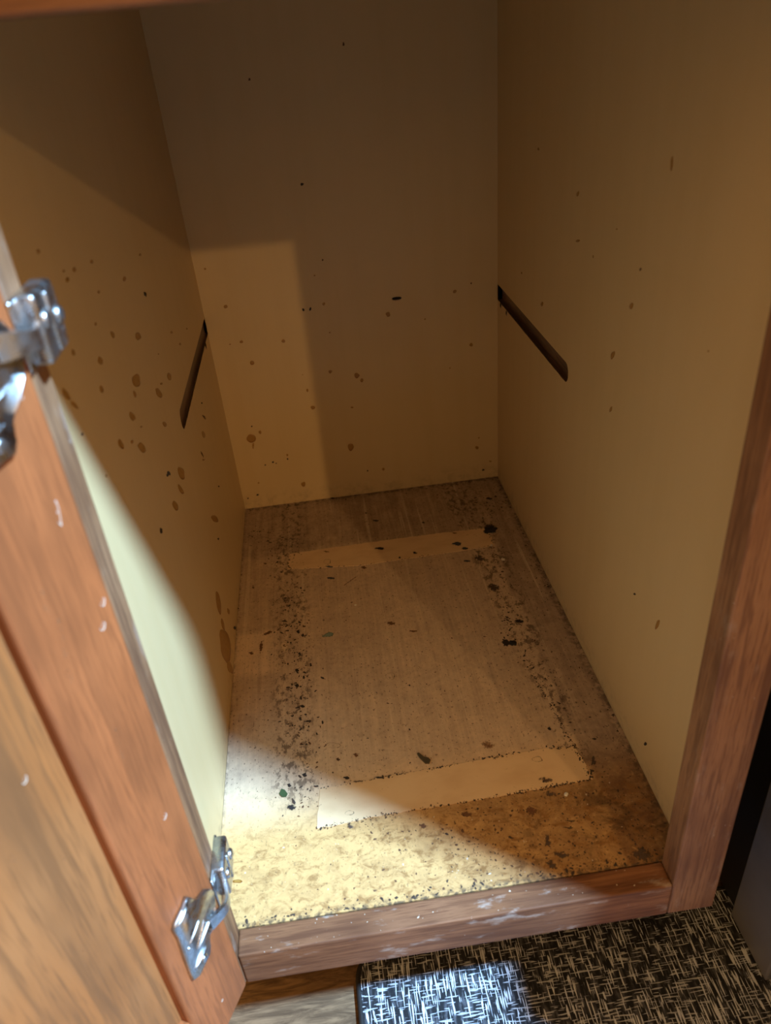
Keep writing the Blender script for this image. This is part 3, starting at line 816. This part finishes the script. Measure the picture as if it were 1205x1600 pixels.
def door_mark(s, z, a, b_, code, y, seed, tilt=0):
    t = math.radians(tilt)
    me = stain_mesh('scuff', Vector((math.cos(t) * a, 0, math.sin(t) * a)), Vector((math.sin(t) * b_, 0, -math.cos(t) * b_)) * -1, seed, thick=.0002)
    me.materials.append(STAIN[code]); nm = STAIN_NAME[code] if code != 'w' else 'paint_fleck'
    o = bpy.data.objects.new(nm, me); col.objects.link(o); o.parent = door; o.location = (s, y + .0002, z)
    o.rotation_euler = (0, 0, 0)
zA = .018
for i, (s, z, a, b_, c, tl) in enumerate(DOOR_MARKS):
    door_mark(s, z + zA, a, b_, c, 0 if s < DS else -.0066, 40 + i, tl)

# ------------------------------------------------------------------ hinges
def make_hinge(zc, drop=0.0):
    """frame plate (box pressing on the stile's inner edge) is the hinge itself; wing on the door, arm and screws are its pieces"""
    b = bmesh.new()
    box(XS, XS + .0086, .0035, .0290, zc - .0135, zc + .0135, .0022, 3, b)
    box(XS, XS + .0020, -.0030, .0300, zc - .0140, zc + .0132, .0009, 2, b)
    h = put('hinge', b, METAL, cab, smooth=True)
    tag(h, 'zinc steel overlay hinge')
    put('screw', scr(Vector((XS + .0084, .0085, zc + .003))), METAL, h, smooth=True)
    put('screw', scr(Vector((XS + .0084, .0235, zc))), METAL, h, smooth=True)
    rb = bmesh.new()
    box(XS + .0080, XS + .0096, .0140, .0175, zc - .0115, zc + .0115, .0007, 2, rb)
    put('pressed_rib', rb, METAL, h, smooth=True)
    # door wing, in door coordinates then taken to the world
    R = Matrix.Rotation(ANG, 4, 'Z'); dz = zc - .0790 - drop
    outline = [(s, z + zA + dz) for s, z in WING]
    wb = prism(outline, .0004, .0026, .0009, 2)
    for p, q, w_, hh in RIBS:
        ridge(wb, (p[0], p[1] + zA + dz), (q[0], q[1] + zA + dz), w_, hh, .0024)
    def world_mesh(bm):
        bm.transform(Matrix.Translation(A) @ R); return bm
    put('door_wing', world_mesh(wb), METAL, h, smooth=True)
    s2 = bmesh.new(); dome(s2, (WING_SCREW[0], .0026, WING_SCREW[1] + zA + dz), (0, 1, 0), .0028, .0016)
    put('screw', world_mesh(s2), METAL, h, smooth=True)
    # curved arm from the wing round to the frame plate
    P = [Matrix.Translation(A) @ R @ Vector((.0150, .0034, 0)), Matrix.Translation(A) @ R @ Vector((.006, .0062, 0)),
         Matrix.Translation(A) @ R @ Vector((-.0005, .0064, 0)), Vector((XS + .0085, -.003, 0)), Vector((XS + .0068, .0020, 0)), Vector((XS + .0060, .0070, 0))]
    path = []
    for i in range(len(P) - 1):
        for j in range(4): path.append(P[i].lerp(P[i + 1], j / 4))
    path.append(P[-1])
    for _ in range(3):
        path = [path[0]] + [(path[i - 1] + path[i] * 2 + path[i + 1]) / 4 for i in range(1, len(path) - 1)] + [path[-1]]
    ab = bmesh.new(); prev = None
    for i, p in enumerate(path):
        d = (path[min(i + 1, len(path) - 1)] - path[max(i - 1, 0)]); d.z = 0; d.normalize(); nn = Vector((-d.y, d.x, 0))
        t = i / (len(path) - 1); hh = .0052 - .0016 * math.sin(math.pi * t); zm = zc + .004 - .006 * t
        cur = [ab.verts.new(Vector((p.x, p.y, 0)) + nn * k * .0010 + Vector((0, 0, zm + q * hh))) for k, q in ((-1, -1), (1, -1), (1, 1), (-1, 1))]
        if prev:
            for j in range(4): ab.faces.new((prev[j], prev[(j + 1) % 4], cur[(j + 1) % 4], cur[j]))
        else: ab.faces.new(cur)
        prev = cur
    ab.faces.new(prev)
    put('arm', ab, METAL, h)
    return h
def scr(c):
    b = bmesh.new(); dome(b, c, (1, 0, 0), .0036, .0022); return b
make_hinge(.0790)
make_hinge(.4340, .016)

# ------------------------------------------------------------------ loose bits lying on the cabinet bottom
def lump(name, P, rad, h, mat, seed, label, cat, sx=1.0, ang=0.0):
    rg = random.Random(seed); b = bmesh.new()
    bmesh.ops.create_icosphere(b, subdivisions=3, radius=1.0)
    for v in b.verts:
        k = 1 + .22 * math.sin(5.1 * v.co.x + seed) * math.cos(4.3 * v.co.y + 2 * seed) + rg.uniform(-.13, .13)
        x, y = v.co.x * k * rad * sx, v.co.y * k * rad
        v.co = Vector((x * math.cos(ang) - y * math.sin(ang), x * math.sin(ang) + y * math.cos(ang), max(0, v.co.z * k) * h))
    bmesh.ops.remove_doubles(b, verts=b.verts[:], dist=1e-6)
    o = put(name, b, mat, None, P, True); return tag(o, label, cat)
lump('dirt_clump', (.2990, .4578, 0.0002), .0060, .0024, STAIN['D'], 3, 'large black clump of dirt near the back corner, beside the far cream strip', 'dirt', 1.25)
lump('dirt_clump', (.2752, .2608, 0.0002), .0038, .0018, STAIN['D'], 8, 'small black clump of dirt midway along the bare right edge of the cabinet bottom', 'dirt', 1.0, .6)
def flake(name, outline, th, mat, label, cat, z=0.0, bend=.0):
    b = bmesh.new(); cx = sum(p[0] for p in outline) / len(outline); cy = sum(p[1] for p in outline) / len(outline)
    lo = [b.verts.new((p[0] - cx, p[1] - cy, bend * ((p[0] - cx) ** 2) * 1000)) for p in outline]
    hi = [b.verts.new(v.co + Vector((0, 0, th))) for v in lo]
    b.faces.new(lo); b.faces.new(hi); k = len(lo)
    for i in range(k): b.faces.new((lo[i], lo[(i + 1) % k], hi[(i + 1) % k], hi[i]))
    return tag(put(name, b, mat, None, (cx, cy, z)), label, cat)
CHIPM = mat_plain('olive_brown_chip', (0.075, 0.06, 0.035), .5)
flake('wood_splinter', CHIP, .0016, CHIPM, 'dark tapered splinter lying against the near cream strip', 'splinter', .0002)
GREEN = mat_plain('green_paper', (0.05, 0.085, 0.03), .6)
flake('paper_scrap', [(.0455, .1255), (.0475, .1300), (.0500, .1285), (.0523, .1245), (.0510, .1218), (.0478, .1222)], .0009, GREEN,
      'tiny dark green scrap left of the near cream strip', 'scrap', .0002)
WHITE = mat_plain('white_plaster', (0.72, 0.67, 0.58), .7)
for P, rad, seed, lab in CRUMBS:
    lump('plaster_crumb', P, rad, rad * .7, WHITE, seed, lab, 'crumb', 1.3, seed)['group'] = 'pale crumbs on the cabinet bottom'

# ------------------------------------------------------------------ woven mat
def mat_outline(inset):
    x0, x1, y0, y1, r = .0870 + inset, .440, -.70 + inset, .0680 - inset, .030 - inset
    pts = []
    for cx, cy, a0 in ((x0 + r, y1 - r, 90), (x0 + r, y0 + r, 180)):
        for i in range(9):
            a = math.radians(a0 + 90 * i / 8); pts.append((cx + r * math.cos(a), cy + r * math.sin(a)))
    return pts + [(x1 - inset, y0), (x1 - inset, y1)]
def flat(pts, z0, z1, holes=None):
    b = bmesh.new(); lo = [b.verts.new((x, y, z0)) for x, y in pts]; hi = [b.verts.new((x, y, z1)) for x, y in pts]
    b.faces.new(lo); b.faces.new(hi); k = len(pts)
    for i in range(k): b.faces.new((lo[i], lo[(i + 1) % k], hi[(i + 1) % k], hi[i]))
    return b
matt = put('floor_mat', flat(mat_outline(.0035), ROOM, ROOM + .0052), MATM)
tag(matt, 'black and pale flecked woven floor mat with a rounded corner under the bottom rail', 'mat')
rim = bmesh.new(); o_, i_ = mat_outline(0), mat_outline(.0040)
k = len(o_)
ring = [[rim.verts.new((p[0], p[1], z)) for p in pp] for pp, z in ((o_, ROOM), (o_, ROOM + .0042), ([(a[0] * .5 + b[0] * .5, a[1] * .5 + b[1] * .5) for a, b in zip(o_, i_)], ROOM + .0060), (i_, ROOM + .0053), (i_, ROOM))]
for a, b in zip(ring, ring[1:]):
    for i in range(k): rim.faces.new((a[i], a[(i + 1) % k], b[(i + 1) % k], b[i]))
put('binding', rim, BIND, matt, smooth=True)

# ------------------------------------------------------------------ appliance beside the cabinet
app = bpy.data.objects.new('kitchen_appliance', None); link(app, None, (.70, .28, ROOM))
tag(app, 'dark grey steel appliance standing beyond the narrow black gap beside the cabinet', 'appliance')
put('body', box(.4100, .990, .042, .600, ROOM + .012, .76), BLACK, app)
tag(put('front_frame', box(.4060, .994, -.012, .042, ROOM + .007, .76, .0015), GREYM, app), 'scratched grey front frame')
put('front_door', box(.4080, .992, -.098, -.0155, .266, .755, .004), BLACK, app)  # unseen; reach and height set to shade the cabinet bottom from the cool lamp
put('drawer_light_blocker', box(.4080, .992, -.136, -.0155, ROOM + .015, .260, .004), BLACK, app)  # unseen block, made to stick out and keep the cool lamp off the mat
for x in (.46, .93):
    for y in (.02, .55):
        b = bmesh.new(); bmesh.ops.create_cone(b, cap_ends=True, segments=16, radius1=.018, radius2=.014, depth=.014, matrix=Matrix.Translation((x, y, ROOM + .007)))
        put('foot', b, BLACK, app)
